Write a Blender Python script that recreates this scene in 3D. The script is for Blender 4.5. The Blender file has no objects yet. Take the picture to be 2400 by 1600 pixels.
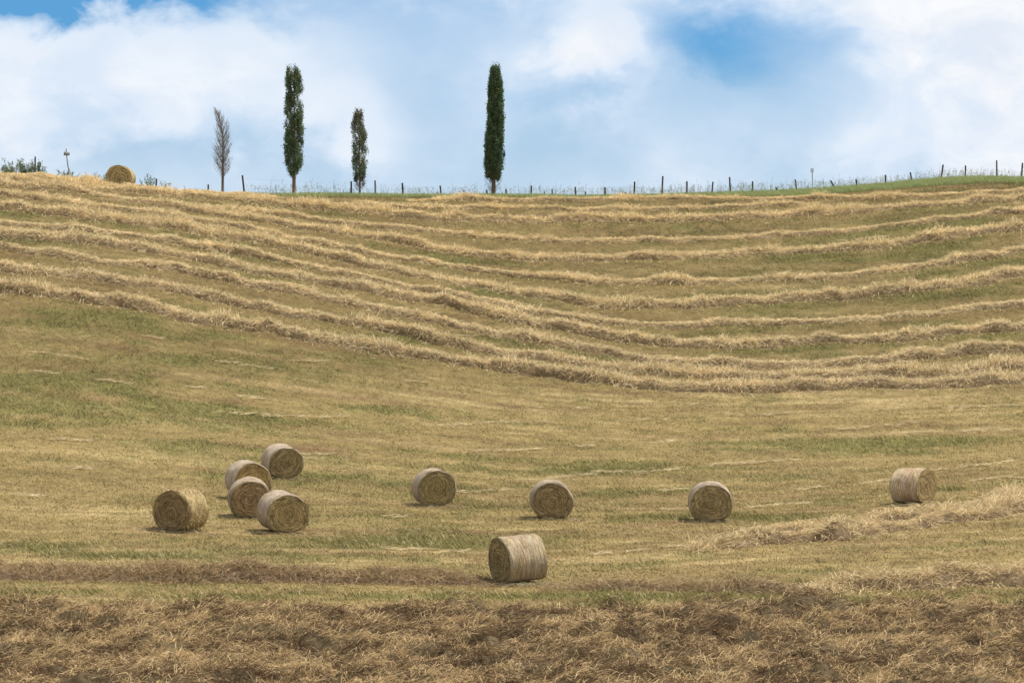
import bpy, math
import numpy as np

np.seterr(all="ignore")
rng = np.random.default_rng(7)
sc = bpy.context.scene
C = sc.collection
F, CX, CY = 7000.0, 1200.0, 800.0        # focal length and centre of the 2400 px wide photograph

# ------------------------------------------------------------------ helpers
def vnoise(x, y, seed=0):
    x = np.asarray(x, float); y = np.asarray(y, float)
    ix = np.floor(x).astype(np.int64); iy = np.floor(y).astype(np.int64)
    fx = x - ix; fy = y - iy
    fx = fx * fx * (3 - 2 * fx); fy = fy * fy * (3 - 2 * fy)
    def h(a, b):
        n = (a.astype(np.uint64) * np.uint64(374761393) + b.astype(np.uint64) * np.uint64(668265263)
             + np.uint64(seed * 144269 + 17)) & np.uint64(0xffffffff)
        n = ((n ^ (n >> np.uint64(13))) * np.uint64(1274126177)) & np.uint64(0xffffffff)
        n = ((n ^ (n >> np.uint64(15))) * np.uint64(2246822519)) & np.uint64(0xffffffff)
        return ((n ^ (n >> np.uint64(16))) & np.uint64(0xffff)).astype(float) / 65535.0
    a = h(ix, iy); b = h(ix + 1, iy); c = h(ix, iy + 1); d = h(ix + 1, iy + 1)
    return (a * (1 - fx) + b * fx) * (1 - fy) + (c * (1 - fx) + d * fx) * fy

def fbm(x, y, seed=0, oct=3):
    s = 0; a = .5; t = 0
    for i in range(oct):
        s = s + a * vnoise(x * 2 ** i, y * 2 ** i, seed + i * 31); t += a; a *= .5
    return s / t

def unit(v): return v / np.maximum(np.linalg.norm(v, axis=-1, keepdims=True), 1e-9)
def sstep(a, b, x):
    t = np.clip((x - a) / (b - a), 0, 1); return t * t * (3 - 2 * t)
def lerp(a, b, t): return np.asarray(a) * (1 - t) + np.asarray(b) * t

class MB:                                   # collects vertices, faces and colours of one mesh
    def __init__(s): s.v = []; s.f = []; s.c = []; s.n = 0
    def add(s, v, faces, col):
        v = np.asarray(v, float).reshape(-1, 3); col = np.asarray(col, float)
        if col.ndim == 1: col = np.tile(col, (len(v), 1))
        s.v.append(v); s.c.append(col[:, :3])
        if not isinstance(faces, list): faces = [faces]
        for f in faces:
            f = np.asarray(f, np.int64)
            if len(f): s.f.append(f + s.n)
        s.n += len(v)
    def build(s, name, mat, parent=None, smooth=False):
        me = bpy.data.meshes.new(name)
        V = np.concatenate(s.v); K = np.concatenate(s.c)
        me.vertices.add(len(V)); me.vertices.foreach_set('co', V.astype(np.float32).ravel())
        nl = sum(f.size for f in s.f); nf = sum(len(f) for f in s.f)
        me.loops.add(nl); me.polygons.add(nf)
        me.loops.foreach_set('vertex_index', np.concatenate([f.ravel() for f in s.f]).astype(np.int32))
        cnt = np.concatenate([np.full(len(f), f.shape[1]) for f in s.f])
        me.polygons.foreach_set('loop_start', np.concatenate([[0], np.cumsum(cnt)[:-1]]).astype(np.int32))
        if smooth: me.polygons.foreach_set('use_smooth', np.ones(nf, bool))
        at = me.attributes.new('tone', 'FLOAT_COLOR', 'POINT')
        at.data.foreach_set('color', np.concatenate([K, np.ones((len(K), 1))], 1).astype(np.float32).ravel())
        me.update(calc_edges=True); me.validate()
        me.materials.append(mat)
        o = bpy.data.objects.new(name, me); C.objects.link(o)
        if parent is not None: o.parent = parent
        return o

def grid_faces(nu, nv, wrap_v=False):
    i, j = np.meshgrid(np.arange(nu - 1), np.arange(nv if wrap_v else nv - 1), indexing='ij')
    j2 = (j + 1) % nv
    return np.stack([i * nv + j, (i + 1) * nv + j, (i + 1) * nv + j2, i * nv + j2], -1).reshape(-1, 4)

def blades(mb, P, D, L, W, droop, col, tipw=0.25):
    """bent two-segment stalks: base P, direction D, length L, width W"""
    n = len(P); D = unit(D)
    S = unit(np.cross(D, rng.normal(size=(n, 3)))) * (W[:, None] * .5)
    m = P + D * (L * .52)[:, None]
    D2 = D.copy(); D2[:, 2] -= droop; D2 = unit(D2)
    t = m + D2 * (L * .48)[:, None]
    V = np.stack([P - S, P + S, m - S * .9, m + S * .9, t - S * tipw, t + S * tipw], 1).reshape(-1, 3)
    b = np.arange(n)[:, None] * 6
    f = np.concatenate([b + np.array([0, 1, 3, 2]), b + np.array([2, 3, 5, 4])])
    mb.add(V, f, np.repeat(col, 6, 0))

def tris(mb, P, D, L, W, col):
    n = len(P); D = unit(D)
    S = unit(np.cross(D, rng.normal(size=(n, 3)))) * (W[:, None] * .5)
    V = np.stack([P - S, P + S, P + D * L[:, None]], 1).reshape(-1, 3)
    mb.add(V, np.arange(3 * n).reshape(-1, 3), np.repeat(col, 3, 0))

def tube(mb, pts, rad, col, k=6, cap=True):
    pts = np.asarray(pts, float); n = len(pts)
    rad = np.broadcast_to(np.asarray(rad, float), (n,))
    T = unit(np.gradient(pts, axis=0)) if n > 2 else np.tile(unit(pts[1] - pts[0]), (n, 1))
    ref = np.where(np.abs(T[:, 2:3]) > .9, np.array([[1., 0, 0]]), np.array([[0, 0, 1.]]))
    A = unit(np.cross(T, ref)); B = np.cross(T, A)
    ph = np.arange(k) * 2 * math.pi / k
    V = pts[:, None] + rad[:, None, None] * (A[:, None] * np.cos(ph)[None, :, None] + B[:, None] * np.sin(ph)[None, :, None])
    fs = [grid_faces(n, k, True)]
    if cap: fs.append(np.array([np.arange(k) + (n - 1) * k])); fs.append(np.array([np.arange(k)[::-1]]))
    mb.add(V.reshape(-1, 3), fs, col)

def box(mb, c, s, col):
    c = np.array(c, float); s = np.array(s, float) / 2
    q = np.array([[-1, -1, -1], [1, -1, -1], [1, 1, -1], [-1, 1, -1], [-1, -1, 1], [1, -1, 1], [1, 1, 1], [-1, 1, 1]])
    mb.add(c + q * s, np.array([[0, 3, 2, 1], [4, 5, 6, 7], [0, 1, 5, 4], [1, 2, 6, 5], [2, 3, 7, 6], [3, 0, 4, 7]]), col)

def tag(o, label=None, cat=None, group=None, kind=None):
    for k, v in (('label', label), ('category', cat), ('group', group), ('kind', kind)):
        if v: o[k] = v
    return o
def thing(name, loc, label, cat, group=None):
    o = bpy.data.objects.new(name, None); C.objects.link(o); o.location = loc
    return tag(o, label, cat, group)

# ------------------------------------------------------------------ materials
def mat_tone(name, rough=.8, transl=0.0, noise=(40, .25), bump=0.0, spec=.2, stretch=(1, 1, 1)):
    """colour variation stored per stalk / vertex, broken up by procedural noise"""
    m = bpy.data.materials.new(name); m.use_nodes = True
    nt = m.node_tree; N = nt.nodes; Lk = nt.links; N.clear()
    out = N.new('ShaderNodeOutputMaterial'); b = N.new('ShaderNodeBsdfPrincipled')
    b.inputs['Roughness'].default_value = rough; b.inputs['Specular IOR Level'].default_value = spec
    at = N.new('ShaderNodeAttribute'); at.attribute_name = 'tone'
    tc = N.new('ShaderNodeTexCoord'); mp = N.new('ShaderNodeMapping'); mp.inputs['Scale'].default_value = stretch
    Lk.new(tc.outputs['Object'], mp.inputs['Vector'])
    nz = N.new('ShaderNodeTexNoise'); nz.inputs['Scale'].default_value = noise[0]; nz.inputs['Detail'].default_value = 4
    Lk.new(mp.outputs['Vector'], nz.inputs['Vector'])
    mr = N.new('ShaderNodeMapRange'); mr.inputs['From Min'].default_value = .25; mr.inputs['From Max'].default_value = .75
    mr.inputs['To Min'].default_value = 1 - noise[1]; mr.inputs['To Max'].default_value = 1 + noise[1]
    Lk.new(nz.outputs['Fac'], mr.inputs['Value'])
    mul = N.new('ShaderNodeVectorMath'); mul.operation = 'SCALE'
    Lk.new(at.outputs['Color'], mul.inputs[0]); Lk.new(mr.outputs['Result'], mul.inputs['Scale'])
    Lk.new(mul.outputs[0], b.inputs['Base Color'])
    if bump:
        bp = N.new('ShaderNodeBump'); bp.inputs['Strength'].default_value = bump; bp.inputs['Distance'].default_value = .05
        Lk.new(nz.outputs['Fac'], bp.inputs['Height']); Lk.new(bp.outputs['Normal'], b.inputs['Normal'])
    last = b.outputs['BSDF']
    if transl:
        t = N.new('ShaderNodeBsdfTranslucent'); mx = N.new('ShaderNodeMixShader'); mx.inputs[0].default_value = transl
        Lk.new(mul.outputs[0], t.inputs['Color']); Lk.new(last, mx.inputs[1]); Lk.new(t.outputs[0], mx.inputs[2]); last = mx.outputs[0]
    Lk.new(last, out.inputs['Surface'])
    return m
M_ground = mat_tone('field_soil_and_stubble', .95, 0, (3.0, .3), .6, .05)
M_straw = mat_tone('dry_straw', .7, .3, (2.0, .18), 0, .15)
M_stub = mat_tone('stubble_blades', .8, .25, (1.2, .15), 0, .1)
M_grass = mat_tone('green_grass', .7, .35, (2.0, .2), 0, .15)
M_leaf = mat_tone('foliage', .7, .32, (1.5, .25), 0, .15)
M_bark = mat_tone('bark', .9, 0, (9, .3), .5, .1, (1, 1, .25))
M_post = mat_tone('weathered_wood', .9, 0, (12, .3), .4, .1, (1, 1, .2))
M_net = mat_tone('net_wrapped_straw', .8, 0, (22, .25), .5, .1, (1, .25, .25))
M_face = mat_tone('rolled_straw_end', .85, 0, (14, .25), .6, .1)
M_paint = mat_tone('painted_metal', .5, 0, (6, .1), 0, .4)
M_wire = mat_tone('fence_wire', .5, 0, (6, .1), 0, .4)

# ------------------------------------------------------------------ terrain
XC = np.array([-1800, 0, 100, 200, 300, 400, 480, 560, 680, 900, 1150, 1400, 1600, 1800, 1900, 2000, 2100, 2200, 2300, 2400, 2600, 4200.])
YCR = np.array([330, 411, 424, 438, 448, 455, 457, 457, 458, 460, 462, 463, 461, 456, 452, 444, 435, 426, 422, 424, 430, 430.])
_xs = np.linspace(-1800, 4200, 3001)
_k = np.exp(-np.linspace(-2.5, 2.5, 61) ** 2); _k /= _k.sum()
def _smooth(v):
    return np.convolve(np.pad(v, 30, mode='edge'), _k, mode='valid')
_yc = _smooth(np.interp(_xs, XC, YCR))
_dc = _smooth(_smooth(np.interp(_xs, [-1800, 0, 300, 600, 1200, 1800, 2400, 4200], [164, 168, 169, 174, 182, 185, 187, 190])))
def Yc(px): return np.interp(px, _xs, _yc)
def Dc(px): return np.interp(px, _xs, _dc)
_td = np.array([66, 78, 91, 108, 125, 140, 150, 160, 170, 177, 182.])
_tg = np.array([1, .892, .79, .67, .577, .44, .305, .165, .060, .014, 0.])
_tt = np.linspace(0, 1, 600)
_gg = np.interp(_tt, (_td - 66) / 116, _tg)
_kk = np.exp(-np.linspace(-2.2, 2.2, 57) ** 2); _kk /= _kk.sum()
_ext = np.concatenate([_gg[0] + (_gg[0] - _gg[1:29])[::-1], _gg, np.zeros(28)])
_gg = np.convolve(_ext, _kk, mode='valid'); _gg = (_gg - _gg[-1]) / (_gg[0] - _gg[-1])

def height(x, d):
    x = np.asarray(x, float); d = np.asarray(d, float)
    u = np.clip(x / np.maximum(d, 40), -.3, .3); px = CX + F * u
    yc = Yc(px); dc = Dc(px)
    t = (d - 66) / (dc - 66)
    Y = yc + (1600 - yc) * np.interp(t, _tt, _gg)
    z = (CY - Y) * d / F
    zc = (CY - yc) * dc / F
    e = np.maximum(d - dc, 0); s0 = zc / dc
    e1 = np.minimum(e, 12)
    zb = zc + s0 * e1 - (s0 + .16) * e1 ** 2 / 24 - .16 * np.maximum(e - 12, 0)
    zb = np.maximum(zb, -12)
    z = np.where(d > dc, zb, z)
    q = np.clip(d / 66, 0, 1); zn = -1.75 - (8 * 66 / 70 - 1.75) * (1 - (1 - q) ** 2) - (800 * 66 / F - 8 * 66 / 70) * q
    z = np.where(d < 66, zn, z)
    return z
def bumps(x, d):
    return .09 * (fbm(x * .55, d * .55, 5) - .5) + .14 * (fbm(x * .12, d * .12, 9, 2) - .5)
def ground(x, d): return height(x, d) + bumps(x, d) * np.clip((np.asarray(d) - 20) / 40, 0, 1)
def hit(px, Y):
    """world x, distance of the terrain point seen at photo pixel (px, Y)"""
    px = np.asarray(px, float); Y = np.asarray(Y, float)
    yc = Yc(px); g = np.clip((Y - yc) / (1600 - yc), 0, 1.3)
    t = np.interp(-g, -_gg, _tt); d = 66 + t * (Dc(px) - 66)
    d = np.where(Y > 1600, 800 * 66 / np.maximum(Y - 800, 1), d)
    return (px - CX) / F * d, d
def pix(x, d):
    px = CX + F * x / d
    return px, CY - F * height(x, d) / d

# ------------------------------------------------------------------ hay row lines (photo pixels)
COLS = np.array([0, 200, 400, 600, 800, 1000, 1200, 1400, 1600, 1800, 2000, 2200, 2400.])
ROWS = [
    ('T',  960, 2780, [470, 470, 470, 470, 470, 470, 472, 470, 467, 467, 464, 458, 448], .9, .20),
    ('T2', 780, 1930, [480, 480, 480, 480, 478, 487, 491, 492, 488, 481, 475, 470, 465], .7, .16),
    ('a', -380, 2780, [418, 444, 460, 475, 494, 512, 517, 519, 513, 506, 494, 479, 465], 1.25, .30),
    ('b1', 480, 2780, [470, 470, 478, 499, 523, 541, 558, 565, 563, 554, 540, 516, 496], .8, .18),
    ('b', -380, 2780, [431, 454, 484, 515, 546, 578, 604, 609, 606, 595, 584, 561, 535], 1.2, .28),
    ('c', -380, 2780, [459, 481, 507, 541, 580, 614, 648, 661, 662, 653, 645, 621, 591], .9, .22),
    ('d', -380, 2780, [487, 508, 531, 564, 605, 647, 686, 715, 713, 706, 693, 672, 649], 1.2, .30),
    ('e', -380, 2780, [519, 536, 564, 600, 639, 680, 719, 755, 765, 758, 747, 732, 712], .9, .21),
    ('f', -380, 2780, [551, 564, 594, 633, 669, 710, 752, 788, 808, 808, 796, 784, 770], 1.2, .34),
    ('g', -380, 2780, [584, 607, 633, 673, 708, 751, 788, 822, 851, 856, 848, 835, 819], 1.1, .28),
    ('h', -380, 2780, [629, 650, 683, 722, 756, 795, 831, 858, 876, 883, 881, 876, 860], 1.2, .30),
    ('i', -380, 2780, [682, 704, 741, 772, 808, 840, 872, 896, 910, 911, 906, 901, 893], 1.3, .36),
]
def ext(y):
    y = np.array(y, float)
    return np.concatenate([[y[0] - 2 * (y[1] - y[0]) * 1.0], y, [y[-1] + 2 * (y[-1] - y[-2])]])
ECOLS = np.concatenate([[-400], COLS, [2800]])
def row_y(y, px): return np.interp(px, ECOLS, ext(y))
_G = [r for r in ROWS if r[0] in 'abcdefghi']
def row_coord(px, Y):
    """lateral mowing coordinate: lines of equal value follow the hay rows"""
    ys = [Yc(px) - 5] + [row_y(r[3], px) for r in _G] + [np.interp(px, [-400, 0, 1200, 2400, 2800], [1290, 1290, 1300, 1240, 1220]), np.full_like(px, 1700.)]
    idx = [-1] + list(range(len(_G))) + [len(_G) + 8, len(_G) + 16]
    s = np.full_like(px, -1.)
    for k in range(len(ys) - 1):
        t = (Y - ys[k]) / np.maximum(ys[k + 1] - ys[k], 4)
        s = np.where(Y >= ys[k], idx[k] + np.clip(t, 0, 1) * (idx[k + 1] - idx[k]), s)
    return s

GREEN = [(330, 870, 520, 140, .46), (2000, 640, 560, 190, .36), (1250, 600, 500, 120, .14), (1900, 1090, 600, 90, .22), (250, 740, 280, 28, .75), (560, 790, 160, 22, .5), (220, 890, 200, 40, .5), (110, 965, 260, 35, .45), (560, 985, 160, 30, .45),
         (440, 1030, 110, 18, .6), (900, 962, 130, 15, .95), (980, 990, 200, 14, .4), (900, 1268, 330, 20, 1.0), (110, 1283, 170, 14, 1.1),
         (380, 1302, 230, 10, .6), (130, 1385, 220, 14, .9), (560, 1396, 240, 13, .75), (1000, 1388, 220, 9, .6), (1480, 1396, 300, 10, 1.0),
         (1900, 1420, 330, 14, .75), (2300, 1425, 200, 12, .6), (1900, 1045, 260, 22, .6), (2150, 1040, 200, 20, .5), (1800, 1115, 300, 16, .55),
         (1400, 1095, 90, 13, .8), (1800, 1215, 230, 13, .5), (1180, 1180, 120, 14, .55), (1900, 1270, 150, 12, .5), (2020, 575, 260, 9, .8), (2300, 523, 170, 11, .95),
         (2330, 610, 170, 13, .8), (2150, 690, 250, 9, .5), (1070, 608, 120, 11, .85), (1320, 690, 170, 14, .75), (1650, 645, 120, 12, .5),
         (1720, 690, 200, 9, .5), (900, 790, 230, 10, .7), (2230, 760, 260, 10, .7), (1700, 782, 90, 9, .6), (2100, 605, 200, 8, .5), (560, 850, 250, 16, .4),
         (80, 560, 160, 10, .6), (120, 610, 160, 9, .5), (100, 498, 120, 6, .5), (700, 900, 300, 22, .35), (1330, 600, 30, 6, .3), (1900, 650, 300, 8, .35),
         (1450, 1180, 120, 12, .35), (700, 1120, 200, 16, .3), (170, 1130, 170, 15, .4), (860, 1170, 200, 14, .35)]
PALE = [(1950, 930, 900, 22, .8), (500, 1300, 600, 16, .7), (1000, 1300, 200, 14, .6), (1800, 1310, 500, 20, .5), (2300, 980, 200, 20, .4),
        (300, 1210, 500, 30, .3), (1500, 1010, 500, 12, .3), (250, 985, 200, 9, .3), (2350, 440, 300, 9, .5), (600, 470, 400, 8, .4)]
BROWN = [(800, 1260, 90, 8, .5), (820, 620, 260, 12, .7), (1060, 735, 200, 12, .7), (1450, 625, 250, 10, .6), (1700, 870, 400, 9, .5), (700, 1055, 120, 8, .9),
         (180, 810, 250, 16, .5), (900, 920, 400, 18, .45), (330, 660, 300, 12, .5), (1450, 540, 350, 8, .5), (1300, 1250, 500, 12, .3), (1900, 830, 300, 7, .5), (2100, 920, 500, 8, .6)]
def patches(lst, px, Y):
    s = 0
    for cx, cy, rx, ry, a in lst:
        s = s + a * np.exp(-(((px - cx) / rx) ** 2 + ((Y - cy) / ry) ** 2))
    return s
def field_colour(x, d, jitter=True):
    """albedo of the mown field: straw, olive and green growth in streaks along the mowing direction"""
    px, Y = pix(x, d); s = row_coord(px, Y)
    n1 = fbm(x * .16, s * 2.1, 11); n2 = fbm(x * .5, s * 5.0, 23); n3 = fbm(x * 1.6, d * 1.6, 37)
    wob = (fbm(x * .35, d * .35, 51) - .5) * 26
    g = patches(GREEN, px + wob * 3, Y + wob) + (n1 - .5) * 1.9 + (n2 - .5) * 1.2 + (n3 - .5) * 1.0 + .0
    g = sstep(.0, 1.0, g)
    p = np.clip(patches(PALE, px, Y + wob) + (n2 - .56) * 1.4 + (fbm(x * .07, s * 8, 77) - .56) * 2.6, 0, 1)
    b = np.clip(patches(BROWN, px, Y + wob) + (fbm(x * .16, s * 4, 91) - .53) * 2.0, 0, 1)
    col = np.empty((len(px), 3))
    base = np.array([.232, .172, .072]); gr = np.array([.145, .138, .046]); pl = np.array([.400, .300, .145]); br = np.array([.180, .115, .058])
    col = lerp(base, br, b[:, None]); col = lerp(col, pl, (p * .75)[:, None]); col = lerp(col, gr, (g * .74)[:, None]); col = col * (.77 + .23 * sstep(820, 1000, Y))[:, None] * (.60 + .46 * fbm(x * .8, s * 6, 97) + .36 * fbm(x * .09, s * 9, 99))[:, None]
    return col, g

# ground sheet: dense under the field, coarse out to the horizon
xs = np.concatenate([[-4000, -2000, -900, -400, -200, -120, -85], np.arange(-64, 64.01, .4), [85, 120, 200, 400, 900, 2000, 4000]])
ds = np.concatenate([[-3000, -800, -200, -60, -20], np.arange(0, 60, 2.0), np.arange(60, 200, .4), [205, 212, 225, 250, 300, 400, 700, 1500, 4000]])
X, Dd = np.meshgrid(xs, ds, indexing='ij')
xf, df = X.ravel(), Dd.ravel()
colg = np.tile(np.array([.24, .18, .07]), (len(xf), 1))
inz = (df > 58) & (df < 199) & (np.abs(xf) < 66)
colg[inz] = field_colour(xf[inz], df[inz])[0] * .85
mb = MB(); mb.add(np.stack([xf, df, ground(xf, df)], -1), grid_faces(len(xs), len(ds)), colg)
tag(mb.build('ground', M_ground, smooth=True), kind='structure')

UM = .171 * 1.22                              # how far to each side things are built
def scatter(n, d0, d1, dens_pow=1.0):
    d = d0 + (d1 - d0) * rng.random(n); keep = rng.random(n) < d / d1
    d = d[keep]; u = (rng.random(len(d)) * 2 - 1) * UM
    return u * d, d

# stubble and regrowth over the whole mown field
x, d = scatter(1500000, 64, 191)
px = CX + F * x / d
k = d < Dc(px) + .5; x, d = x[k], d[k]; px = px[k]
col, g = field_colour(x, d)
n = len(x)
ang = 2.2 + 2.2 * (fbm(x * .5, d * .5, 61) - .5) * 2 + rng.normal(size=n) * 1.0
lean = .55 + .5 * rng.random(n)
D = np.stack([np.cos(ang) * lean, np.sin(ang) * lean * .6, np.ones(n) * (.35 + .65 * rng.random(n))], -1)
clump = fbm(x * .9, d * .9, 71)
Lb = (.035 + .07 * rng.random(n)) * (.6 + 1.1 * clump) * (1 + .9 * g)
cv = col * (.40 + 1.10 * rng.random((n, 1)) ** 1.2)
cv += (rng.random((n, 1)) > .86) * np.array([.20, .145, .06]) * rng.random((n, 1)) * (1 - .7 * g[:, None])
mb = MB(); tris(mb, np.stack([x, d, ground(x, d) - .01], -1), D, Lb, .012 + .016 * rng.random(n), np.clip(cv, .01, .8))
tag(mb.build('stubble', M_stub), 'short olive and straw coloured stubble covering the mown field', 'stubble', kind='stuff')

# ------------------------------------------------------------------ hay windrows
HAY = np.array([.560, .390, .165])
def hay_colour(n, warm=0.0, brown=0.0):
    r = rng.random((n, 1))
    c = lerp([.48, .355, .172], [.90, .75, .465], r ** .7)
    dk = rng.random((n, 1)) < .12
    c = np.where(dk, c * .45, c)
    c = lerp(c, c * np.array([1.0, .91, .72]), warm)
    c = lerp(c, c * np.array([.36, .295, .255]), brown)
    return c
def windrow(px0, px1, yfun, width, h, seed, dens=330, warm=0., brown=0., Lmin=.22, Lmax=.5, step=12, taper=True, wild=1.0):
    """one loose row of cut hay: lumpy core and stalks"""
    pxs = np.arange(px0, px1 + 1, step); xx, dd = hit(pxs, yfun(pxs))
    seg = np.hypot(np.diff(xx), np.diff(dd)); S = np.concatenate([[0], np.cumsum(seg)]); tot = S[-1]
    m = max(int(tot / .18), 8)
    def line(s):
        return np.interp(s, S, xx), np.interp(s, S, dd)
    def shape(s, c):
        w = width * (.55 + .75 * fbm(s * .45, np.full_like(s, seed * 3.3), seed)) * .5
        off = (fbm(s * .22, np.full_like(s, seed * 7.7), seed + 3) - .5) * .9 + (fbm(s * .8, np.full_like(s, seed * 1.7), seed + 8) - .5) * .6
        e = np.minimum(sstep(0, 2.5, s), sstep(0, 2.5, tot - s)) if taper else 1
        lump = (.15 + 1.7 * fbm(s * .28, np.full_like(s, seed * 4.1), seed + 31)) * (.30 + 1.55 * fbm(s * .8, c * .8 + seed * 5, seed + 5) ** 1.4)
        hh = h * e * lump * np.maximum(1 - c * c, 0) ** .45
        return w, off, hh
    def place(s, c):
        x0, d0 = line(s); x1, d1 = line(s + .1); x9, d9 = line(s - .1)
        tx, ty = x1 - x9, d1 - d9; q = np.maximum(np.hypot(tx, ty), 1e-6); tx, ty = tx / q, ty / q
        w, off, hh = shape(s, c)
        a = c * w + off
        return x0 - ty * a, d0 + tx * a, hh, tx, ty
    mb = MB()
    ss = np.linspace(0, tot, m); cc = np.linspace(-1, 1, 9)
    s2, c2 = np.meshgrid(ss, cc, indexing='ij'); s2, c2 = s2.ravel(), c2.ravel()
    x, d, hh, _, _ = place(s2, c2)
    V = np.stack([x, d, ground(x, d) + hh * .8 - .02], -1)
    cm = lerp([.21, .145, .07], [.12, .075, .045], brown)  # brown inner hay, darkened further to put underside shade into the colour
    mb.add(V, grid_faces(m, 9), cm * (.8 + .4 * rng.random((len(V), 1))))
    n = int(tot * dens * width)
    s = rng.random(n) * tot
    patch = fbm(s * .5, np.full(n, seed * 2.2), seed + 9)
    c = np.clip(.22 + rng.normal(size=n) * .50, -1.25, 1.4)
    sp = rng.random(n) < .13; c = np.where(sp, rng.normal(size=n) * 1.5, c)
    x, d, hh, tx, ty = place(s, np.clip(c, -3, 3))
    a0 = (fbm(x * .8, d * .8, seed + 13) - .5) * 5 + rng.normal(size=n) * .75
    sgn = np.where(rng.random(n) < .5, 1, -1)
    dx = (tx * np.cos(a0) - ty * np.sin(a0)) * sgn; dy = (tx * np.sin(a0) + ty * np.cos(a0)) * sgn
    top = rng.random(n) < .55
    el = np.where(top, .12 + .85 * rng.random(n) * (.35 + patch) * wild, rng.normal(size=n) * .32 + .05)
    lo = ~top; c = np.where(lo & ~sp, np.clip(rng.normal(size=n) * .7 - .25, -1.3, 1.3), c); x, d, hh, tx, ty = place(s, c)
    D = np.stack([dx, dy, np.tan(np.clip(el, -.7, 1.25))], -1)
    Ls = Lmin + (Lmax - Lmin) * rng.random(n); Ls *= (.60 + .8 * patch) * (1 + .5 * (patch > .62)); Ls = np.where(sp, Ls * .7, Ls)
    z = ground(x, d) + hh * np.where(top, .72 + .3 * rng.random(n), .35 + .75 * rng.random(n))
    col = hay_colour(n, warm, brown) * (.85 + .3 * fbm(s * .7, c + seed, seed + 21)[:, None])
    blades(mb, np.stack([x, d, z], -1), D, Ls, .011 + .013 * rng.random(n), .5 + .9 * rng.random(n), col)
    return mb

ORD = {'T': 'ragged straw windrow hugging the crest below the fence, highest row right of the middle',
       'T2': 'faint thin straw windrow, second below the fence at the middle of the crest',
       'a': 'thick golden windrow running along the left skyline under the hilltop bale',
       'b1': 'thin windrow that starts below the left skyline and crosses under the two right cypresses',
       'b': 'fluffy golden windrow, seventh up from the bottom row of the hillside',
       'c': 'flat pale windrow, sixth up from the bottom row of the hillside',
       'd': 'fluffy windrow, fifth up from the bottom row of the hillside',
       'e': 'thin low windrow, fourth up from the bottom row of the hillside',
       'f': 'bulky tufted windrow, third up from the bottom row of the hillside',
       'g': 'dark edged windrow, second up from the bottom row of the hillside',
       'h': 'windrow just above the bottom row, joining it at the hollow on the right',
       'i': 'lowest and shaggiest straw windrow at the foot of the hillside'}
for q, (nm, p0, p1, ys, w, h) in enumerate(ROWS):
    warm = max(0, .45 - q * .06)
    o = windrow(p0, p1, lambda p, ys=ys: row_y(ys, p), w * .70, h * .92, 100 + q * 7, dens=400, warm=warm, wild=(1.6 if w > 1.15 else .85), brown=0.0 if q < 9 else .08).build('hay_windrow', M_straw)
    tag(o, ORD[nm], 'windrow', 'hay windrows along the hillside')
# extra thick straw cover on the left crest
crest = windrow(-380, 640, lambda p: Yc(p) + 1.5, 2.2, .32, 301, warm=.55, Lmax=.4)
o = crest.build('hay_windrow', M_straw); tag(o, 'broad golden straw heap forming the left skyline beneath the shrubs', 'windrow', 'hay windrows along the hillside')
# the two arms of the row by the right-hand bale
o = windrow(1740, 2780, lambda p: np.interp(p, [1740, 1875, 2092, 2200, 2400, 2800], [1256, 1246, 1224, 1207, 1166, 1094]), 1.0, .26, 411, warm=.2, brown=.25, Lmax=.6, dens=420).build('hay_windrow', M_straw)
tag(o, 'straw windrow just in front of the rightmost bale, upper of two arms', 'windrow', 'hay windrows near the bales')
o = windrow(1600, 2780, lambda p: np.interp(p, [1600, 1640, 1780, 1948, 2020, 2164, 2400, 2800], [1292, 1288, 1276, 1267, 1257, 1236, 1198, 1130]), 1.0, .36, 423, warm=.2, brown=.3, Lmax=.6, dens=420).build('hay_windrow', M_straw)
tag(o, 'lower arm of the forked straw windrow with a dark hollow, right of the nearest bale', 'windrow', 'hay windrows near the bales')
o = windrow(1900, 2780, lambda p: np.interp(p, [1900, 2000, 2150, 2400, 2800], [1388, 1376, 1372, 1366, 1350]), 2.0, .42, 437, warm=.25, brown=.3, Lmax=.65, dens=360).build('hay_windrow', M_straw)
tag(o, 'pale yellow tumbled straw heap at the right edge above the brown foreground hay', 'windrow', 'hay windrows near the bales')
o = windrow(-380, 1190, lambda p: np.interp(p, [-400, 0, 600, 1150, 1250], [1345, 1348, 1352, 1362, 1366]), 2.2, .36, 443, warm=.1, brown=.85, Lmax=.55, dens=480).build('hay_windrow', M_straw)
tag(o, 'dark brown windrow of old hay left of the nearest bale', 'windrow', 'brown hay rows in the foreground')
o = windrow(1280, 1960, lambda p: np.interp(p, [1280, 1500, 1960], [1374, 1378, 1392]), 1.3, .24, 449, warm=.1, brown=.75, Lmax=.5, dens=330).build('hay_windrow', M_straw)
tag(o, 'sparse brown hay strip right of the nearest bale', 'windrow', 'brown hay rows in the foreground')

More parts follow.
